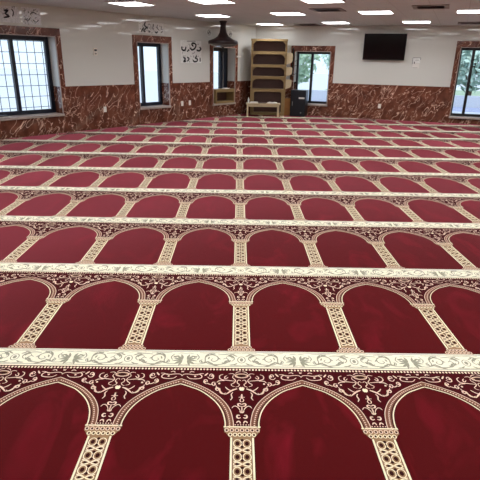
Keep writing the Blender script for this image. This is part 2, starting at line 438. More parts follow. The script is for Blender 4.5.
# second sash stile of the double window
# ------------------------------------------------------------------ prayer carpet
CYAW, CX0, CY0, CW, CD = .00895622, .0408686, 2.25151, .62488, 1.20052
SCROLLS = [
    (5, [(0.0327,0.1243),(0.025,0.1137),(0.015,0.1085),(0.0037,0.1065)]),
    (5, [(0.0034,0.1569),(0.0178,0.1524),(0.0325,0.1393),(0.048,0.124),(0.0677,0.1279)]),
    (5, [(0.0411,0.1381),(0.0473,0.156),(0.0358,0.1729),(0.0317,0.1875),(0.0417,0.2036),(0.053,0.2135),(0.0501,0.2256),(0.036,0.2319)]),
    (5, [(0.0032,0.186),(0.0124,0.1776),(0.0226,0.1877),(0.0211,0.2041),(0.012,0.2144),(0.0169,0.2283),(0.0308,0.2359)]),
    (7, [(0.0029,0.2345),(0.0104,0.2423),(0.0078,0.2561),(0.0027,0.262)]),
    (10, [(0.023,0.2479),(0.0387,0.2555),(0.0541,0.2668),(0.0753,0.2884)]),
    (6, [(0.0542,0.2649),(0.0703,0.2528),(0.0836,0.2349)]),
    (6, [(0.0445,0.2766),(0.0522,0.2936),(0.0479,0.3172),(0.056,0.3355)]),
    (6, [(0.0772,0.1426),(0.0867,0.1509),(0.0881,0.1656),(0.0802,0.1678),(0.0715,0.1554)]),
    (6, [(0.0973,0.1315),(0.1134,0.1418),(0.1142,0.165),(0.0987,0.1778),(0.0791,0.1803),(0.0563,0.1839),(0.0355,0.1874)]),
    (6, [(0.0887,0.1842),(0.1145,0.1857),(0.128,0.1998)]),
    (7, [(0.0787,0.2817),(0.0921,0.289),(0.1062,0.2811),(0.1121,0.2617),(0.1205,0.2459),(0.1294,0.2438),(0.1299,0.2575),(0.1208,0.2635),(0.1162,0.2558)]),
    (5, [(0.0025,0.2899),(-0.0025,0.3023),(0.0024,0.3116),(0.0159,0.3132)]),
    (5, [(0.0024,0.3116),(0.0023,0.3227)]),
    (5, [(0.0011,0.3209),(0.0084,0.33),(0.007,0.3428),(0.0009,0.3466)]),
    (8, [(0.0008,0.3664),(0.0105,0.3591),(0.0189,0.3643),(0.0152,0.3768),(0.0043,0.3788)]),
    (5, [(0.0008,0.3771),(0.0006,0.4034),(0.0005,0.4224)]),
    (5, [(0.0058,0.4163),(0.015,0.3927),(0.0283,0.3784),(0.0403,0.3799),(0.0472,0.3921)]),
    (8, [(0.0016,0.4258),(0.01,0.4136)]),
    (8, [(0.0097,0.4425),(0.0202,0.4406),(0.0236,0.4523),(0.0165,0.4607),(0.0061,0.456)]),
    (7, [(0.0069,0.4951),(0.0116,0.4821),(0.0197,0.482),(0.0252,0.4916)]),
    (6, [(0.1772,0.1549),(0.1655,0.1698),(0.1505,0.1653),(0.1471,0.1457),(0.1573,0.1305),(0.1676,0.1378),(0.1653,0.1502)]),
    (9, [(0.1779,0.1226),(0.1877,0.1374),(0.1932,0.1447)]),
    (5, [(0.1984,0.1284),(0.2176,0.1292),(0.2358,0.1413)]),
    (6, [(0.286,0.1525),(0.2689,0.17),(0.2404,0.173),(0.2129,0.1663),(0.2082,0.1493),(0.2218,0.1341),(0.2476,0.1385),(0.2774,0.1329),(0.3019,0.1348),(0.314,0.1495)]),
    (6, [(0.1349,0.1993),(0.147,0.199),(0.1521,0.2131),(0.1424,0.225),(0.1325,0.2159)]),
    (6, [(0.1518,0.2178),(0.1654,0.2152),(0.1751,0.2055)]),
    (6, [(0.1732,0.2103),(0.1852,0.21),(0.1953,0.1956),(0.1891,0.179),(0.1781,0.184),(0.1786,0.1984)]),
    (6, [(0.1305,0.2253),(0.1251,0.2416),(0.1115,0.2487),(0.1092,0.2647),(0.0982,0.2829),(0.0818,0.2921),(0.0705,0.2834)]),
    (9, [(0.1193,0.2394),(0.1291,0.2507)]),
    (6, [(0.2498,0.1159),(0.2658,0.1105),(0.2741,0.1204)]),
    (6, [(0.3051,0.1071),(0.3179,0.1169)]),
]
FLD, MAR, CRM, SAG, ROS, GLD, IVO, HOL, MLD = range(9)
tile = []                              # (points in u,v,  z in mm, material); v runs towards the viewer from the band's middle
def cat(pts, n=4):
    out = []; P = [pts[0]] + list(pts) + [pts[-1]]
    for i in range(1, len(P) - 2):
        p0, p1, p2, p3 = P[i - 1:i + 3]
        for k in range(n):
            t = k / n
            out.append(tuple(.5 * (2 * p1[j] + (p2[j] - p0[j]) * t + (2 * p0[j] - 5 * p1[j] + 4 * p2[j] - p3[j]) * t * t + (3 * p1[j] - p0[j] - 3 * p2[j] + p3[j]) * t ** 3) for j in (0, 1)))
    out.append(tuple(pts[-1])); return out
def both(pts, z, m):
    tile.append((pts, z, m)); tile.append(([(-u, v) for u, v in reversed(pts)], z, m))
def stroke(pts, w, z, m, mirror=True, taper=True):
    n = len(pts); L, R = [], []
    for i, p in enumerate(pts):
        a, c = pts[max(0, i - 1)], pts[min(n - 1, i + 1)]
        d = math.hypot(c[0] - a[0], c[1] - a[1]) or 1
        nx, ny = -(c[1] - a[1]) / d, (c[0] - a[0]) / d
        t = i / (n - 1); ww = w / 2 * ((.55 + .45 * math.sin(math.pi * t)) if taper else 1)
        L.append((p[0] + nx * ww, p[1] + ny * ww)); R.append((p[0] - nx * ww, p[1] - ny * ww))
    for i in range(n - 1):
        q = [L[i], L[i + 1], R[i + 1], R[i]]
        both(q, z, m) if mirror else tile.append((q, z, m))
def disc(u, v, ru, rv, z, m, n=8, rot=0.0, mirror=True):
    q = []
    for k in range(n):
        t = 2 * math.pi * k / n; a, c = ru * math.cos(t), rv * math.sin(t)
        q.append((u + a * math.cos(rot) - c * math.sin(rot), v + a * math.sin(rot) + c * math.cos(rot)))
    both(q, z, m) if mirror else tile.append((q, z, m))
def ring(u, v, ru, rv, w, z, m, n=12, mirror=True):
    for k in range(n):
        q = []
        for t, s in ((k, 1), (k + 1, 1), (k + 1, 0), (k, 0)):
            a = 2 * math.pi * t / n
            q.append((u + (ru - (0 if s else w)) * math.cos(a), v + (rv - (0 if s else w)) * math.sin(a)))
        both(q, z, m) if mirror else tile.append((q, z, m))
def rect(u0, v0, u1, v1, z, m, mirror=False):
    if u1 - u0 > .3:
        for k in range(8): rect(u0 + (u1 - u0) * k / 8, v0, u0 + (u1 - u0) * (k + 1) / 8, v1, z, m, mirror)
        return
    q = [(u0, v0), (u1, v0), (u1, v1), (u0, v1)]
    both(q, z, m) if mirror else tile.append((q, z, m))
H = CW / 2
OUT = cat([(.038, .52), (.040, .478), (.056, .402), (.095, .330), (.160, .262), (.235, .212), (H, .172)], 5)
INN = cat([(.079, .52), (.081, .478), (.098, .410), (.138, .338), (.204, .271), (.265, .238), (H, .217)], 5)
# dark ground between band and arches
for i in range(len(OUT) - 1):
    (u0, v0), (u1, v1) = OUT[i], OUT[i + 1]
    both([(u0, .07), (u1, .07), (u1, v1), (u0, v0)], .5, MAR)
rect(-.039, .07, .039, .52, .5, MAR)
# arch moulding: tan with a bright inner edge and a chain of dots
for i in range(len(OUT) - 1):
    both([OUT[i], OUT[i + 1], INN[i + 1], INN[i]], .8, MLD)
stroke([(a[0] * .06 + b[0] * .94, a[1] * .06 + b[1] * .94) for a, b in zip(OUT, INN)],   .0055, 1.2, IVO, taper=False)
stroke([(a[0] * .26 + b[0] * .74, a[1] * .26 + b[1] * .74) for a, b in zip(OUT, INN)], .004, 1.2, HOL, taper=False)
stroke([(a[0] * .97 + b[0] * .03, a[1] * .97 + b[1] * .03) for a, b in zip(OUT, INN)], .004, 1.2, ROS, taper=False)
mid = [(a[0] * .55 + b[0] * .45, a[1] * .55 + b[1] * .45) for a, b in zip(OUT, INN)]
acc = 0
for i in range(len(mid) - 1):
    seg = math.dist(mid[i], mid[i + 1])
    while acc < seg:
        t = acc / seg; disc(mid[i][0] + (mid[i + 1][0] - mid[i][0]) * t, mid[i][1] + (mid[i + 1][1] - mid[i][1]) * t, .0042, .0042, 1.2, ROS, 6); acc += .0135
    acc -= seg
# scrolls of the spandrel
for w, pts in SCROLLS:
    stroke(cat(pts, 4), w / 1000 * 1.0, 1.2, ROS)
disc(0, .143, .034, .017, 1.2, GLD, 12, mirror=False); disc(0, .143, .024, .011, 1.5, HOL, 10, mirror=False)
ring(0, .143, .037, .020, .005, 1.5, ROS, 14, mirror=False)
disc(0, .25, .011, .013, 1.5, IVO, 8, mirror=False)
for u, v in ((.115, .208), (.137, .212), (.187, .195), (.243, .152), (.155, .147)): disc(u, v, .006, .007, 1.3, ROS, 6)
# little teeth under the band
rect(-H, .070, H, .0755, .9, IVO)
for i in range(36):
    u = -H + (i + .5) * CW / 36
    disc(u, .089, .0062, .0085, .9, IVO if i % 2 else ROS, 6, mirror=False)
# cream band
rect(-H, -.086, H, .072, .9, CRM)
rect(-H, -.078, H, -.073, 1.2, SAG); rect(-H, .058, H, .063, 1.2, SAG)
def leaf(u, v, ln, w, rot, m=SAG):
    c, s = math.cos(rot), math.sin(rot); q = []
    for t, k in ((0, 0), (.3, .8), (.6, 1), (1, 0), (.6, -.55), (.3, -.6)):
        a, b = t * ln, k * w / 2; q.append((u + a * c - b * s, v + a * s + b * c))
    both(q, 1.2, m)
for a in (.25, .8, 1.35): leaf(H - .012, .005, .055, .018, math.pi + a); leaf(H - .012, .008, .06, .016, math.pi - a + .1)
disc(H - .006, .006, .006, .012, 1.4, CRM, 8)
stroke(cat([(.262, .04), (.225, .042), (.2, .02), (.2, -.02), (.17, -.045), (.135, -.03), (.13, .0), (.15, .018), (.168, .005), (.158, -.01)], 3), .007, 1.2, SAG)
stroke(cat([(.2, .02), (.175, .043), (.13, .045), (.09, .035), (.07, .01), (.085, -.015), (.1, -.005)], 3), .007, 1.2, SAG)
stroke(cat([(.13, -.045), (.09, -.05), (.05, -.035), (.04, -.005), (.055, .015)], 3), .007, 1.2, SAG)
stroke(cat([(.25, -.05), (.235, -.02), (.245, .005)], 3), .006, 1.2, SAG)
leaf(.205, -.02, .05, .016, -2.2); leaf(.15, .045, .05, .016, -.6); leaf(.1, .035, .045, .018, -2.3); leaf(.075, -.045, .045, .016, 2.4)
leaf(.215, .04, .05, .014, -2.6); leaf(.28, -.035, .04, .014, 2.6)
ring(0, .0, .024, .032, .005, 1.2, SAG, 12, mirror=False); disc(0, .0, .010, .016, 1.2, SAG, 8, mirror=False)
for q in ((.02, .03, .04, .6), (.02, -.03, .04, -.6), (.06, .0, .03, 1.2), (.035, -.055, .04, .2), (.115, .0, .03, -.9), (.11, .025, .028, 2.4), (.185, -.058, .045, 2.9), (.185, .0, .03, -1.9),
          (.225, .005, .035, 1.9), (.255, .045, .04, -.5), (.265, -.012, .03, -2.4), (.145, -.06, .04, .4), (.16, .05, .04, 2.9), (.035, .045, .035, .1)):
    leaf(q[0], q[1], q[2], .012, q[3])
for q in ([(.05, -.01), (.06, -.03), (.08, -.03), (.085, -.01)], [(.215, .0), (.23, .012), (.225, .03), (.212, .028)], [(.28, .045), (.295, .05), (H, .045)], [(.27, -.055), (.29, -.06), (H, -.055)],
          [(.0, .05), (.03, .052), (.06, .045)], [(.0, -.06), (.03, -.065), (.06, -.06), (.09, -.065)], [(.12, -.062), (.16, -.066), (.2, -.062), (.235, -.066)]):
    stroke(cat(q, 3), .0045, 1.2, SAG)
# capital
rect(-.083, .513, .083, .521, 1.2, IVO)
tile.append(([(-.082, .521), (.082, .521), (.078, .552), (-.078, .552)], 1.0, GLD))
tile.append(([(-.074, .552), (.074, .552), (.055, .582), (-.055, .582)], 1.0, GLD))
for i in range(7):
    u = -.069 + i * .023
    ring(u, .537, .0105, .0125, .0045, 1.3, ROS, 8, mirror=False); disc(u, .539, .0045, .006, 1.3, HOL, 6, mirror=False)
for i in range(6):
    u = -.0525 + i * .021
    ring(u, .565, .0105, .012, .0045, 1.3, IVO, 8, mirror=False); disc(u, .567, .0045, .006, 1.3, HOL, 6, mirror=False)
for i in range(6): disc(-.031 + i * .0124, .504, .0035, .004, 1.2, ROS, 6, mirror=False)
# column of interlaced rings
V0, V1 = .580, 1.062
rect(-.052, V0, .052, V1, .8, IVO)
rect(-.041, V0, .041, V1, 1.0, GLD)
rect(.041, V0, .043, V1, 1.1, HOL, mirror=True)
v = V0 + .037
while v < V1 - .02:
    ring(.0205, v, .0195, .0245, .0045, 1.3, IVO, 12)
    disc(.0205, v, .0092, .0125, 1.3, HOL, 8)
    disc(0, v + .0, .0035, .009, 1.3, HOL, 6, mirror=False)
    disc(0, v + .019, .0075, .008, 1.3, HOL, 6, mirror=False); disc(0, v - .019, .0075, .008, 1.3, HOL, 6, mirror=False)
    if v + .0377 < V1 - .012:
        disc(.021, v + .0377, .0085, .006, 1.3, HOL, 6)
        stroke([(.037, v + .0225), (.012, v + .032), (-.012, v + .0434), (-.037, v + .053)], .0045, 1.4, IVO, taper=False)
        ring(.0205, v + .0377, .0185, .0125, .004, 1.3, IVO, 10)
    v += .0755
# base
tile.append(([(-.052, V1), (.052, V1), (.066, 1.088), (-.066, 1.088)], 1.0, GLD))
tile.append(([(-.07, 1.088), (.07, 1.088), (.084, 1.117), (-.084, 1.117)], 1.0, GLD))
for i in range(6):
    u = -.05 + i * .02
    ring(u, 1.075, .0098, .012, .0045, 1.3, ROS, 8, mirror=False); disc(u, 1.075, .0045, .006, 1.3, HOL, 6, mirror=False)
for i in range(7):
    u = -.0675 + i * .0225
    ring(u, 1.102, .0108, .0125, .0045, 1.3, ROS, 8, mirror=False); disc(u, 1.102, .0045, .006, 1.3, HOL, 6, mirror=False)

def build_carpet():
    inner = inset(ROOM, .004)
    tv, starts, counts, mats = [], [], [], []
    for pts, z, m in tile:
        ar = sum(pts[i][0] * pts[(i + 1) % len(pts)][1] - pts[(i + 1) % len(pts)][0] * pts[i][1] for i in range(len(pts)))
        if ar > 0: pts = pts[::-1]       # v is flipped, so clockwise in u,v faces up
        starts.append(len(tv)); counts.append(len(pts)); mats.append(m)
        tv += [(u, -v, z / 1000) for u, v in pts]
    tv = np.array(tv); counts = np.array(counts); starts = np.array(starts); mats = np.array(mats)
    fid = np.repeat(np.arange(len(counts)), counts)
    cen = np.stack([np.bincount(fid, tv[:, j]) / counts for j in (0, 1)], 1)
    ca, sa = math.cos(CYAW), math.sin(CYAW)
    def world(X, Y): return ca * X - sa * Y, sa * X + ca * Y
    V, CN, MI = [], [], []
    for k in range(-3, 12):
        for i in range(-20, 21):
            ox, oy = CX0 + i * CW, CY0 + k * CD
            wx, wy = world(tv[:, 0] + ox, tv[:, 1] + oy)
            keep = np.bincount(fid, ~inside(wx, wy, inner)) == 0
            if not keep.any(): continue
            kv = keep[fid]
            x, y = world(tv[kv, 0] + ox, tv[kv, 1] + oy)
            V.append(np.stack([x, y, tv[kv, 2]], 1)); CN.append(counts[keep]); MI.append(mats[keep])
    # the red ground itself: a thin slab
    n = len(inner)
    base = [(x, y, -.012) for x, y in inner] + [(x, y, 0.0) for x, y in inner]
    loops = list(range(n, 2 * n)) + list(reversed(range(n)))
    bc = [n, n]
    for a in range(n):
        b_ = (a + 1) % n; loops += [a, b_, n + b_, n + a]; bc.append(4)
    V = np.concatenate([np.array(base)] + V); CN = np.concatenate([np.array(bc)] + CN); MI = np.concatenate([np.zeros(len(bc), int)] + MI)
    loops = np.concatenate([np.array(loops), np.arange(2 * n, len(V))])
    me = bpy.data.meshes.new('prayer_carpet')
    me.vertices.add(len(V)); me.vertices.foreach_set('co', V.astype(np.float32).ravel())
    me.loops.add(len(loops)); me.loops.foreach_set('vertex_index', loops.astype(np.int32))
    st = np.concatenate([[0], np.cumsum(CN)[:-1]])
    me.polygons.add(len(CN)); me.polygons.foreach_set('loop_start', st.astype(np.int32))
    me.polygons.foreach_set('material_index', MI.astype(np.int32))
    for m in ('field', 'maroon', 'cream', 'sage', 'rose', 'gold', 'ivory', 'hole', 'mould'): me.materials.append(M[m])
    me.update(calc_edges=True); me.validate()
    return link(bpy.data.objects.new('prayer_carpet', me))
carpet = build_carpet()
tag(carpet, 'wall to wall deep red carpet woven with rows of cream bands and pointed arches', 'carpet')

# ------------------------------------------------------------------ ceiling lights and vents
RZ = -.38
def light_proto():
    r = empty('ceiling_light', (0, 0, HC), RZ)
    f = MB(); a, b_ = .325, .305
    for p, q in (((-a, -a), (a, -b_)), ((-a, b_), (a, a)), ((-a, -b_), (-b_, b_)), ((b_, -b_), (a, b_))):
        f.box((p[0], p[1], -.012), (q[0], q[1], .0))
    f.build('light_frame', M['trimwhite'], r)
    MB().box((-b_, -b_, -.008), (b_, b_, -.001)).build('diffuser', M['lamp'], r)
    ld = bpy.data.lights.new('panel_tube', 'AREA'); ld.shape = 'SQUARE'; ld.size = .54; ld.spread = math.radians(SPREAD)
    ld.energy = BEAM * .54 * .54 * math.pi; ld.color = (.97, .98, 1)
    lo = bpy.data.objects.new('panel_tube', ld); lo.location = (0, 0, -.014); link(lo, r)
    return r
def copy_tree(o, parent=None):
    c = o.copy(); COL.objects.link(c)
    if parent is not None: c.parent = parent
    for ch in list(o.children): copy_tree(ch, c)
    return c
SEEN = [
    ((-2.07, 9.72), 'lit ceiling panel nearest the wall between the big barred and the middle window'),
    ((-.55, 9.05), 'lit ceiling panel at the top edge of the photo, left of centre'),
    ((-.71, 12.0), 'lit ceiling panel over the wall lettering between two left windows'),
    ((.71, 14.43), 'lit ceiling panel nearest the bookcase in the corner'),
    ((.92, 11.13), 'lit ceiling panel one row in front of the one above the bookcase'),
    ((1.25, 8.61), 'lit ceiling panel cut by the top edge above the middle of the room'),
    ((2.34, 13.41), 'lit ceiling panel in the far row between bookcase and television'),
    ((2.59, 10.44), 'lit ceiling panel in front of the wall television'),
    ((4.14, 12.66), 'lit ceiling panel in the far row just past the television'),
    ((4.29, 9.88), 'lit ceiling panel cut by the right edge of the photo'),
]
proto = light_proto()
first = True
spots = [(p, l, 'lit ceiling panels') for p, l in SEEN]
core = inset(ROOM, .6)
for j in range(-6, 3):
    for i in range(-9, 8):
        x, y = .92 + i * 1.67 + j * 1.43, 11.13 - i * .75 + j * 2.25
        if y < -1.0 or not inside(np.array(x), np.array(y), core): continue
        if any((x - p[0]) ** 2 + (y - p[1]) ** 2 < 1.0 for p, _ in SEEN): continue
        spots.append(((x, y), 'square lit ceiling panel out of the photo', 'ceiling panels outside the frame'))
for (x, y), lab, grp in spots:
    o = proto if first else copy_tree(proto)
    first = False
    o.location = (x, y, HC); tag(o, lab, 'ceiling light', grp)

def vent(x, y, lab):
    r = empty('ceiling_vent', (x, y, HC), RZ); tag(r, lab, 'vent', 'ceiling vents')
    f = MB(); a, b_ = .30, .22
    for p, q in (((-a, -a), (a, -b_)), ((-a, b_), (a, a)), ((-a, -b_), (-b_, b_)), ((b_, -b_), (a, b_))):
        f.box((p[0], p[1], -.014), (q[0], q[1], 0))
    f.build('vent_frame', M['metal'], r)
    MB().box((-b_, -b_, -.004), (b_, b_, -.001)).build('vent_opening', M['slot'], r)
    for k in range(5):
        t = -.2 + k * .1
        s = MB(); s.poly([(-b_, t - .02, -.013), (b_, t - .02, -.013), (b_, t + .015, -.004), (-b_, t + .015, -.006)])
        s.build('louver', M['metal'], r)
vent(3.24, 9.26, 'dark louvred ceiling vent between the two rightmost front light panels')
vent(1.59, 10.13, 'dark louvred ceiling vent over the middle of the room')
vent(1.72, 14.3, 'small dark ceiling vent near the window beside the bookcase')
vent(5.45, 12.65, 'ceiling vent at the right edge above the right window')

# ------------------------------------------------------------------ things on the left wall (local x = -s, room side is -y)
def on_left(name, s, z, off=0.0): return empty(name, LW(s, off, z), AL)
def on_right(name, s, z, off=0.0): return empty(name, RW(s, off, z), AR)
def outlet(name, side, s, z, lab, grp):
    r = (on_left if side == 'L' else on_right)(name, s, z)
    tag(r, lab, 'outlet', grp)
    MB().box((-.038, -.008, -.06), (.038, 0, .06)).build('cover_plate', M['white'], r, bevel=.003)
    for dz in (-.026, .026):
        so = MB(); so.box((-.017, -.011, dz - .015), (.017, -.0075, dz + .015)); so.build('socket', M['paper'], r)
outlet('wall_outlet', 'L', 5.385, .425, 'white wall outlet on the marble between the big and the middle left window', 'wall outlets')
outlet('wall_outlet', 'L', 3.0, .43, 'white wall outlet nearer the middle window, of the pair on left marble', 'wall outlets')
outlet('wall_outlet', 'L', 2.725, .435, 'white wall outlet nearer the narrow window, of the pair on left marble', 'wall outlets')
outlet('wall_outlet', 'R', 3.755, .37, 'white wall outlet on the marble beneath the television', 'wall outlets')

r = on_left('alarm_strobe', 5.53, 1.65); tag(r, 'small white alarm with dark lens on the white wall by the big barred window', 'alarm')
MB().box((-.045, -.03, -.075), (.045, 0, .075)).build('housing', M['white'], r, bevel=.006)
MB().box((-.03, -.045, .01), (.03, -.03, .05)).build('lens', M['dgrey'], r, bevel=.006)
MB().box((-.02, -.036, -.055), (.02, -.03, -.025)).build('grille', M['grey'], r)

r = on_left('motion_sensor', .80, 1.62, -.018); tag(r, 'little white sensor box at the right edge of the narrow window', 'sensor')
MB().box((-.09, -.04, -.022), (.09, 0, .022)).build('housing', M['white'], r, bevel=.006)
MB().box((-.03, -.046, -.014), (.03, -.04, .014)).build('lens', M['frost'], r)

def lettering(name, lab, s0, s1, z0, z1, strokes, film, flecks=0, ink='ink', wmul=.001):
    sc, zc = (s0 + s1) / 2, (z0 + z1) / 2
    r = on_left(name, sc, zc); tag(r, lab, 'wall lettering', 'calligraphy on the left wall')
    MB().box((-(s1 - s0) / 2, -.004, -(z1 - z0) / 2), ((s1 - s0) / 2, 0, (z1 - z0) / 2)).build('film_backing', M[film], r)
    for w, pts in strokes:
        b = MB()
        P = cat([(-(s - sc), z - zc) for s, z in pts], 3) if len(pts) > 2 else [(-(s - sc), z - zc) for s, z in pts]
        b.ribbon(P, w * wmul, -.004, .003)
        b.build('letter_stroke', M[ink], r)
    if flecks:
        for k in range(flecks):
            g = MB(); x = random.uniform(-.46, .46) * (s1 - s0); z = random.uniform(-.42, .42) * (z1 - z0); a = random.uniform(0, 6.28); l = random.uniform(.015, .035)
            P = [(x, z), (x + l * math.cos(a), z + l * math.sin(a)), (x + l * 1.3 * math.cos(a + .9), z + l * 1.3 * math.sin(a + .9))]
            g.ribbon(P, .011, -.0045, .002)
            g.build('ornament_glint_fleck', M[('greyink', 'paper')[k % 2] if film == 'silver' else 'greyink'], r)  # pale flecks on silver film are painted sparkle, grey ones its ornament
    return r
BLOCK = [(22, [(2.97, 1.83), (2.97, 1.77), (2.93, 1.74), (2.88, 1.74), (2.84, 1.78), (2.83, 1.83)]), (16, [(2.94, 1.82), (2.92, 1.8)]), (16, [(2.72, 1.77), (2.75, 1.74), (2.79, 1.71)]), (22, [(2.68, 1.81), (2.63, 1.76), (2.56, 1.77), (2.5, 1.81), (2.47, 1.87), (2.51, 1.91), (2.58, 1.92), (2.62, 1.89), (2.56, 1.84)]), (22, [(2.45, 1.76), (2.39, 1.74), (2.33, 1.75), (2.29, 1.79), (2.34, 1.83)]), (14, [(2.4, 1.9), (2.37, 1.9)]), (22, [(2.93, 1.58), (2.88, 1.55), (2.86, 1.52), (2.92, 1.47), (2.83, 1.48)]), (18, [(2.8, 1.58), (2.73, 1.55), (2.74, 1.51), (2.8, 1.48)]), (14, [(2.73, 1.47), (2.7, 1.46)]), (20, [(2.44, 1.61), (2.5, 1.56), (2.42, 1.53), (2.45, 1.48), (2.54, 1.47), (2.59, 1.51)]), (18, [(2.33, 1.57), (2.32, 1.52), (2.33, 1.47)]), (14, [(2.57, 1.59), (2.54, 1.58)]), (14, [(2.47, 1.63), (2.45, 1.63)]), (12, [(2.79, 1.96), (2.48, 1.97)])]
OVER2 = [(14, [(4.1, 2.33), (4.14, 2.26), (4.08, 2.21), (4.17, 2.14), (4.11, 2.12)]), (34, [(4.09, 2.21), (4.04, 2.21)]), (14, [(4.16, 2.21), (4.2, 2.16), (4.24, 2.11)]), (20, [(4.01, 2.14), (3.97, 2.12)]), (16, [(3.83, 2.13), (3.78, 2.11), (3.74, 2.14)]), (16, [(3.64, 2.12), (3.59, 2.15)]), (8, [(3.86, 2.3), (3.89, 2.22), (3.88, 2.17)]), (8, [(3.74, 2.29), (3.76, 2.22), (3.71, 2.18)]), (8, [(3.94, 2.25), (3.95, 2.16)]), (8, [(3.62, 2.27), (3.64, 2.18)])]
OVER1 = [(12, [(7.4, 2.32), (7.32, 2.33), (7.38, 2.27), (7.31, 2.23), (7.42, 2.2)]), (8, [(7.25, 2.36), (7.22, 2.3), (7.25, 2.23)])]
lettering('calligraphy_panel', 'square two-line black calligraphy between the middle and the narrow left windows', 2.27, 3.01, 1.44, 1.98, BLOCK, 'frost', 30, wmul=.0019)
lettering('calligraphy_panel', 'wide black calligraphy strip right above the middle left window', 3.55, 4.30, 2.08, 2.33, OVER2, 'frost', 40, wmul=.0024)
lettering('calligraphy_panel', 'black calligraphy panel at the photo edge above the big barred window', 7.12, 7.62, 2.12, 2.40, OVER1, 'silver', 16, wmul=.0025)
lettering('calligraphy_panel', 'silver speckled calligraphy panel above the right half of the big barred window', 6.69, 7.06, 2.11, 2.41,
          [(10, [(6.74, 2.2), (6.8, 2.16), (6.86, 2.2)]), (10, [(6.9, 2.24), (6.95, 2.18), (7.02, 2.2)]), (10, [(6.76, 2.3), (6.84, 2.33), (6.9, 2.29)])], 'silver', 80, wmul=.0016)
def medallion(s, z, lab):
    r = on_left('wall_medallion', s, z); tag(r, lab, 'wall medallion', 'round ornaments above the narrow window')
    b = MB(); R0, R1 = .105, .09
    for k in range(24):
        a, c = 2 * math.pi * k / 24, 2 * math.pi * (k + 1) / 24
        b.prism([(R0 * math.cos(a), R0 * math.sin(a)), (R0 * math.cos(c), R0 * math.sin(c)), (R1 * math.cos(c), R1 * math.sin(c)), (R1 * math.cos(a), R1 * math.sin(a))], -.012, 0)
    b.build('rim', M['frost'], r)
    for P, w_ in ((cat([(-.05, .02), (-.02, -.03), (.02, .03), (.055, -.02)], 4), .014), ([(-.03, .05), (.03, .055)], .01), ([(-.02, -.055), (.04, -.05)], .01)):
        g = MB(); g.ribbon(P, w_, 0, .005); g.build('letter_stroke', M['greyink'], r)
medallion(1.13, 2.20, 'round light wall ornament right of the dark pendant')
medallion(1.98, 2.20, 'faint round wall ornament left of the dark pendant')

# dark flared pendant in front of the narrow window's head
p = LW(1.93, -.47, 0)
r = empty('pendant_lamp', (p.x, p.y, HC)); tag(r, 'dark flared pendant lamp hanging from the ceiling before the narrow window', 'pendant lamp')
MB().lathe([(.10, 0), (.10, -.02), (.075, -.05), (.075, -.18), (.095, -.28), (.15, -.37), (.25, -.43), (.37, -.47), (.39, -.49), (.39, -.545), (.375, -.555)], 40).build('flared_shade', M['bronze'], r)
MB().lathe([(.36, -.55), (.33, -.585), (.27, -.61), (.15, -.625), (.03, -.63)], 40).build('glass_bowl', M['bowl'], r)
MB().lathe([(.025, -.628), (.03, -.642), (.012, -.655)], 16).build('finial', M['bronze'], r)

# open wooden box on the sill of the narrow window
r = on_left('wooden_box', 1.37, .364, .09); tag(r, 'open-fronted pale wooden box on the sill of the narrow left window', 'box')
b = MB(); w, d, h = .385, .15, .385; t = .022
MB().box((-w, -d, 0), (w, d, .05)).build('bottom_board', M['pine'], r)
MB().box((-w, -d, h - .085), (w, d, h)).build('top_board', M['pine'], r)
for x in (-w, w - t * 1.6): MB().box((x, -d, .05), (x + t * 1.6, d, h - .085)).build('side_panel', M['pine'], r)
MB().box((-w + t * 1.6, d - .015, .05), (w - t * 1.6, d, h - .085)).build('back_panel', M['walnut'], r)
r2 = on_left('folded_paper', 1.27, .75, .03); tag(r2, 'folded white paper lying on top of the wooden box', 'paper')
MB().box((-.10, -.06, 0), (.10, .06, .012)).build('sheet', M['paper'], r2); MB().box((-.08, -.055, .012), (.1, .05, .02)).build('flap', M['paper'], r2)
r = on_left('folded_cloth', 7.68, .405, .05); tag(r, 'small folded dark and white cloth on the sill of the big barred window', 'cloth')
MB().box((-.10, -.06, 0), (.10, .06, .02)).build('lower_fold', M['paper'], r, bevel=.008); MB().box((-.08, -.05, .02), (.09, .055, .04)).build('upper_fold', M['dgrey'], r, bevel=.008)

# ------------------------------------------------------------------ bookcase in the corner
r = empty('bookcase', (.22, 14.70, .002), -.04); tag(r, 'tall pale wooden bookcase with five arched openings in the corner', 'bookcase')
BW, BD, BH = 1.02, .26, 2.10
sh = [.06, .39, .74, 1.09, 1.41, 1.75]
for x in (0, BW - .05): MB().box((x, 0, 0), (x + .05, BD, BH)).build('side_panel', M['pine'], r)
MB().box((.05, BD - .02, 0), (BW - .05, BD, BH)).build('back_panel', M['walnut'], r)
for k, z in enumerate(sh[1:] if False else [.05, .72, 1.07, 1.39, 1.74]):
    MB().box((.05, -.015, z - .045), (BW - .05, BD - .02, z + .035)).build('shelf', M['pine'], r)
MB().box((-.01, -.02, BH - .05), (BW + .01, BD, BH)).build('top_board', M['pine'], r)
def bracket(cx, cz, sx, rad=.13):
    pts = [(cx, cz)]
    for k in range(9):
        a = k / 8 * math.pi / 2
        pts.append((cx + sx * rad * (1 - math.sin(a)), cz - rad * (1 - math.cos(a))))
    return pts
for z in (.675, 1.025, 1.345, 1.695, 2.05):
    for x, sx in ((.05, 1), (BW - .05, -1)):
        b = MB(); rad = .15
        pts = [(x, z)] + [(x + sx * rad * (1 - math.sin(k / 8 * math.pi / 2)), z - rad * (1 - math.cos(k / 8 * math.pi / 2))) for k in range(9)]
        b.prism(pts, -.01, .02); b.build('corner_bracket', M['pine'], r)
MB().box((.05, -.008, 0), (.11, .02, .675)).build('face_stile', M['pine'], r)
MB().box((BW - .11, -.008, 0), (BW - .05, .02, .675)).build('face_stile', M['pine'], r)
e = MB()
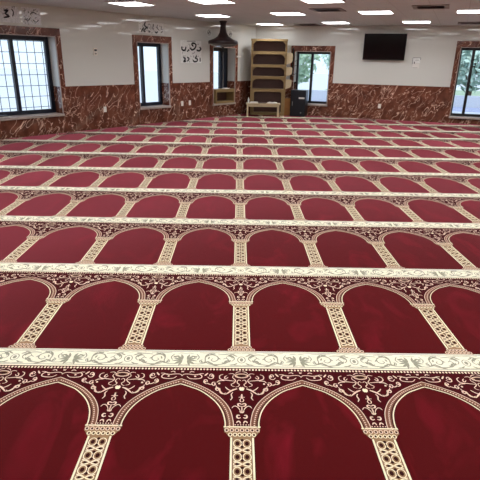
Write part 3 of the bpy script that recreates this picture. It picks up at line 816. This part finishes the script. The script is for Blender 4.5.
for z0, z1 in ((.75, 1.02), (1.10, 1.36), (1.43, 1.74)):
    pts = [(BW, z0), (BW + .15, z0 + .06), (BW + .17, z0 + .12), (BW + .17, z1 - .03), (BW + .15, z1), (BW, z1)]
    MB().prism(pts, .03, .06).build('end_panel', M['desk'], r)
MB().box((BW, .04, 0), (BW + .165, .22, .5)).build('lower_cupboard', M['honey'], r)

# low writing desk in front of the bookcase
r = empty('low_desk', (.09, 14.32, 0), -.02); tag(r, 'low pale wooden floor desk in front of the corner bookcase', 'desk')
MB().box((0, 0, .335), (1.0, .30, .37)).build('desk_top', M['desk'], r, bevel=.004)
MB().box((.05, .02, .275), (.95, .04, .335)).build('apron', M['desk'], r)
MB().box((.05, .26, .275), (.95, .28, .335)).build('apron', M['desk'], r)
for x in (.03, .92):
    for y in (.015, .245): MB().box((x, y, .0015), (x + .05, y + .045, .335)).build('leg', M['desk'], r)
def onto(name, x, y, lab, cat_, z=.37): 
    q = empty(name, (x, y, z), -.02); return tag(q, lab, cat_)
q = onto('paper_stack', .33, 14.46, 'small stack of white paper on the low desk, at its left end', 'paper')
for k in range(3): MB().box((-.12 + .01 * k, -.09, k * .012), (.11, .09 - .008 * k, k * .012 + .011)).build('sheets', M['paper'], q)
q = onto('desk_mat', .57, 14.46, 'thin dark mat in the middle of the low desk', 'mat')
MB().box((-.11, -.1, 0), (.11, .1, .012)).build('mat_sheet', M['dgrey'], q); MB().box((-.1, -.09, .012), (.1, .09, .016)).build('mat_surface', M['walnut'], q)
q = onto('open_book', .86, 14.46, 'white open book at the right end of the low desk', 'book')
for sx in (-1, 1):
    b = MB(); b.prism([(0, 0), (sx * .14, 0), (sx * .14, .022), (sx * .07, .034), (0, .02)], -.09, .09); b.build('pages', M['paper'], q)
MB().box((-.145, -.095, -.0), (.145, .095, .003)).build('book_cover', M['dgrey'], q)
q = onto('water_bottle', .17, 14.45, 'little pale bottle standing at the left end of the low desk', 'bottle')
MB().lathe([(.022, 0), (.024, .01), (.024, .10), (.012, .125), (.012, .13)], 16).build('bottle_body', M['frost'], q)
MB().lathe([(.014, .13), (.014, .15)], 12).build('bottle_cap', M['paper'], q)

# black cabinet
r = on_right('small_cabinet', 1.24, .0015, -.42); tag(r, 'blue-black waist-high cabinet under the window beside the bookcase', 'cabinet')
MB().box((0, .02, 0), (.45, .37, .74)).build('cabinet_body', M['cabinet'], r, bevel=.006)
d = MB().box((.015, 0, .03), (.435, .02, .72)).build('cabinet_door', M['cabinet'], r, bevel=.004)
MB().box((.25, -.004, .50), (.42, 0, .545)).build('label_plate', M['paper'], d)
MB().box((.06, -.02, .30), (.075, 0, .42)).build('door_handle', M['grey'], d)
MB().box((.31, -.004, .09), (.35, 0, .125)).build('door_lock', M['grey'], d)
# dark rail with hooks on the window surround
r = on_right('hook_rail', 1.165, 1.10, -.019); tag(r, 'thin dark upright rail with short hooks between bookcase and window', 'hook rail')
MB().box((-.016, -.02, 0), (.016, 0, .78)).build('rail', M['black'], r, bevel=.004)
for k, z in enumerate((.06, .29, .42)):
    MB().tube([(0, -.02, z + .04), (.03, -.06, z + .03), (.09, -.09, z), (.13, -.09, z + .03)], .008, 6).build('hook', M['black'], r)

# ------------------------------------------------------------------ television and notice on the right wall
r = on_right('television', 3.71, 1.94, 0); tag(r, 'black flat television mounted on the white right wall', 'television')
def tilt(o): o.rotation_euler = (.05, 0, 0); o.location = (0, -.10, 0); return o
bd = tilt(MB().box((-.555, -.02, -.34), (.555, .025, .33)).build('tv_body', M['plastic'], r, bevel=.006))
tilt(MB().box((-.54, -.0225, -.315), (.54, -.02, .318)).build('screen', M['screen'], r))
MB().box((-.2, -.075, -.15), (.2, 0, .15)).build('wall_bracket', M['dgrey'], r)
r = on_right('paper_notice', 4.585, 1.54); tag(r, 'small framed paper notice on the wall right of the television', 'notice')
MB().box((-.095, -.01, .0), (.095, 0, .135)).build('upper_sheet', M['frost'], r)
MB().box((-.085, -.008, -.135), (.085, 0, -.01)).build('lower_sheet', M['paper'], r)
b = MB()
for a_, c_ in (((-.1, -.012, .128), (.1, 0, .138)), ((-.104, -.012, -.03), (-.094, 0, .138)), ((.094, -.012, .08), (.104, 0, .138)), ((-.06, -.012, -.02), (-.035, 0, .03)), ((-.08, -.01, -.125), (.05, -.007, -.118)), ((-.05, -.0125, .07), (.06, -.009, .076))): b.box(a_, c_)
b.build('dark_print', M['greyink'], r)

# ------------------------------------------------------------------ outdoors
gp = MB().box((-40, -20, -.35), (45, 70, -.25)); gp.build('ground', M['kerb'], kind='structure')
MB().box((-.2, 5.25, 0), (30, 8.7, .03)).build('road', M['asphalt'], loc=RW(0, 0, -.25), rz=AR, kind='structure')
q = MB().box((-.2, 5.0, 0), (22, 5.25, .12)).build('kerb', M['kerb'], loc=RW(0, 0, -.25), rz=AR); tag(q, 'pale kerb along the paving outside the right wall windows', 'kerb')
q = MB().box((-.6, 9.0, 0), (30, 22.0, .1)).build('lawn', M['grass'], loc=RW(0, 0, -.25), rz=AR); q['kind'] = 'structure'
q = MB().box((-.6, 8.72, 0), (30, 8.95, .5)).build('low_garden_wall', M['kerb'], loc=RW(0, 0, -.25), rz=AR); tag(q, 'low pale wall at the edge of the lawn outside', 'wall')

def tree(x, y, h, cr, lab, m, n=1500, seed=1):
    rr = random.Random(seed)
    root = empty('garden_tree', (x, y, -.25)); tag(root, lab, 'tree', 'trees outside the right wall')
    t = MB(); t.tube([(0, 0, 0), (.05, 0, h * .3), (-.03, .05, h * .6)], [.14, .11, .06], 8)
    for k in range(5):
        a = rr.uniform(0, 6.28); t.tube([(0, 0, h * (.25 + .06 * k)), (.5 * cr * math.cos(a), .5 * cr * math.sin(a), h * (.45 + .08 * k))], [.05, .02], 6)
    t.build('trunk', M['bark'], root)
    c = MB()
    for k in range(n):
        u = Vector((rr.gauss(0, 1), rr.gauss(0, 1), rr.gauss(0, 1))).normalized() * (rr.random() ** .4)
        p_ = Vector((u.x * cr, u.y * cr, h * .62 + u.z * h * .42)); s = rr.uniform(.12, .26)
        a = Vector((rr.gauss(0, 1), rr.gauss(0, 1), rr.gauss(0, 1))).normalized(); b2 = a.orthogonal().normalized()
        c.poly([p_ - a * s, p_ + b2 * s * .5, p_ + a * s, p_ - b2 * s * .5])
    c.build('crown', m, root)
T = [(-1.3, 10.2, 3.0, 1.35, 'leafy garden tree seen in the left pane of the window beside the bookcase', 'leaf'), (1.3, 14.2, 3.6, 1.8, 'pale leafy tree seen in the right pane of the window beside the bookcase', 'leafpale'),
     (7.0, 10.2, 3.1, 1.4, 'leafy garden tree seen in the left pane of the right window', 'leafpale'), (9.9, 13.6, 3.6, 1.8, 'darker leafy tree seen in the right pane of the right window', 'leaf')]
for k, (s, o_, h, cr, lab, m) in enumerate(T):
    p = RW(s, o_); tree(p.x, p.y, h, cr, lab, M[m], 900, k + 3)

# ------------------------------------------------------------------ daylight
w = bpy.data.worlds.new('World'); scn.world = w; w.use_nodes = True
nt = w.node_tree; bg = nt.nodes['Background']
bg.inputs[0].default_value = (.80, .90, 1.0, 1); bg.inputs[1].default_value = 1.55
sd = bpy.data.lights.new('sun', 'SUN'); sd.energy = 2.6; sd.angle = .02; sd.color = (1, .96, .9)
so = bpy.data.objects.new('sun', sd); so.rotation_euler = (math.radians(22), 0, math.radians(-15)); link(so)

# ------------------------------------------------------------------ camera
cd = bpy.data.cameras.new('camera'); cd.sensor_width = 36; cd.lens = 36.0; cd.clip_end = 200; cd.clip_start = .05
cam = bpy.data.objects.new('camera', cd); link(cam)
Rv = Vector((.99981798, .00673423, .01785115)); Uv = Vector((-.01907913, .35289859, .93546703)); Fv = Vector((0, .93563734, -.35296284))
m = Matrix((Rv, Uv, -Fv)).transposed().to_4x4(); m.translation = (0, 0, EYE)
cam.matrix_world = m
scn.camera = cam
scn.view_settings.view_transform = 'Standard'; scn.view_settings.look = 'None'
scn.view_settings.exposure = -0.08; scn.view_settings.gamma = 1.0
scn.view_settings.use_curve_mapping = False
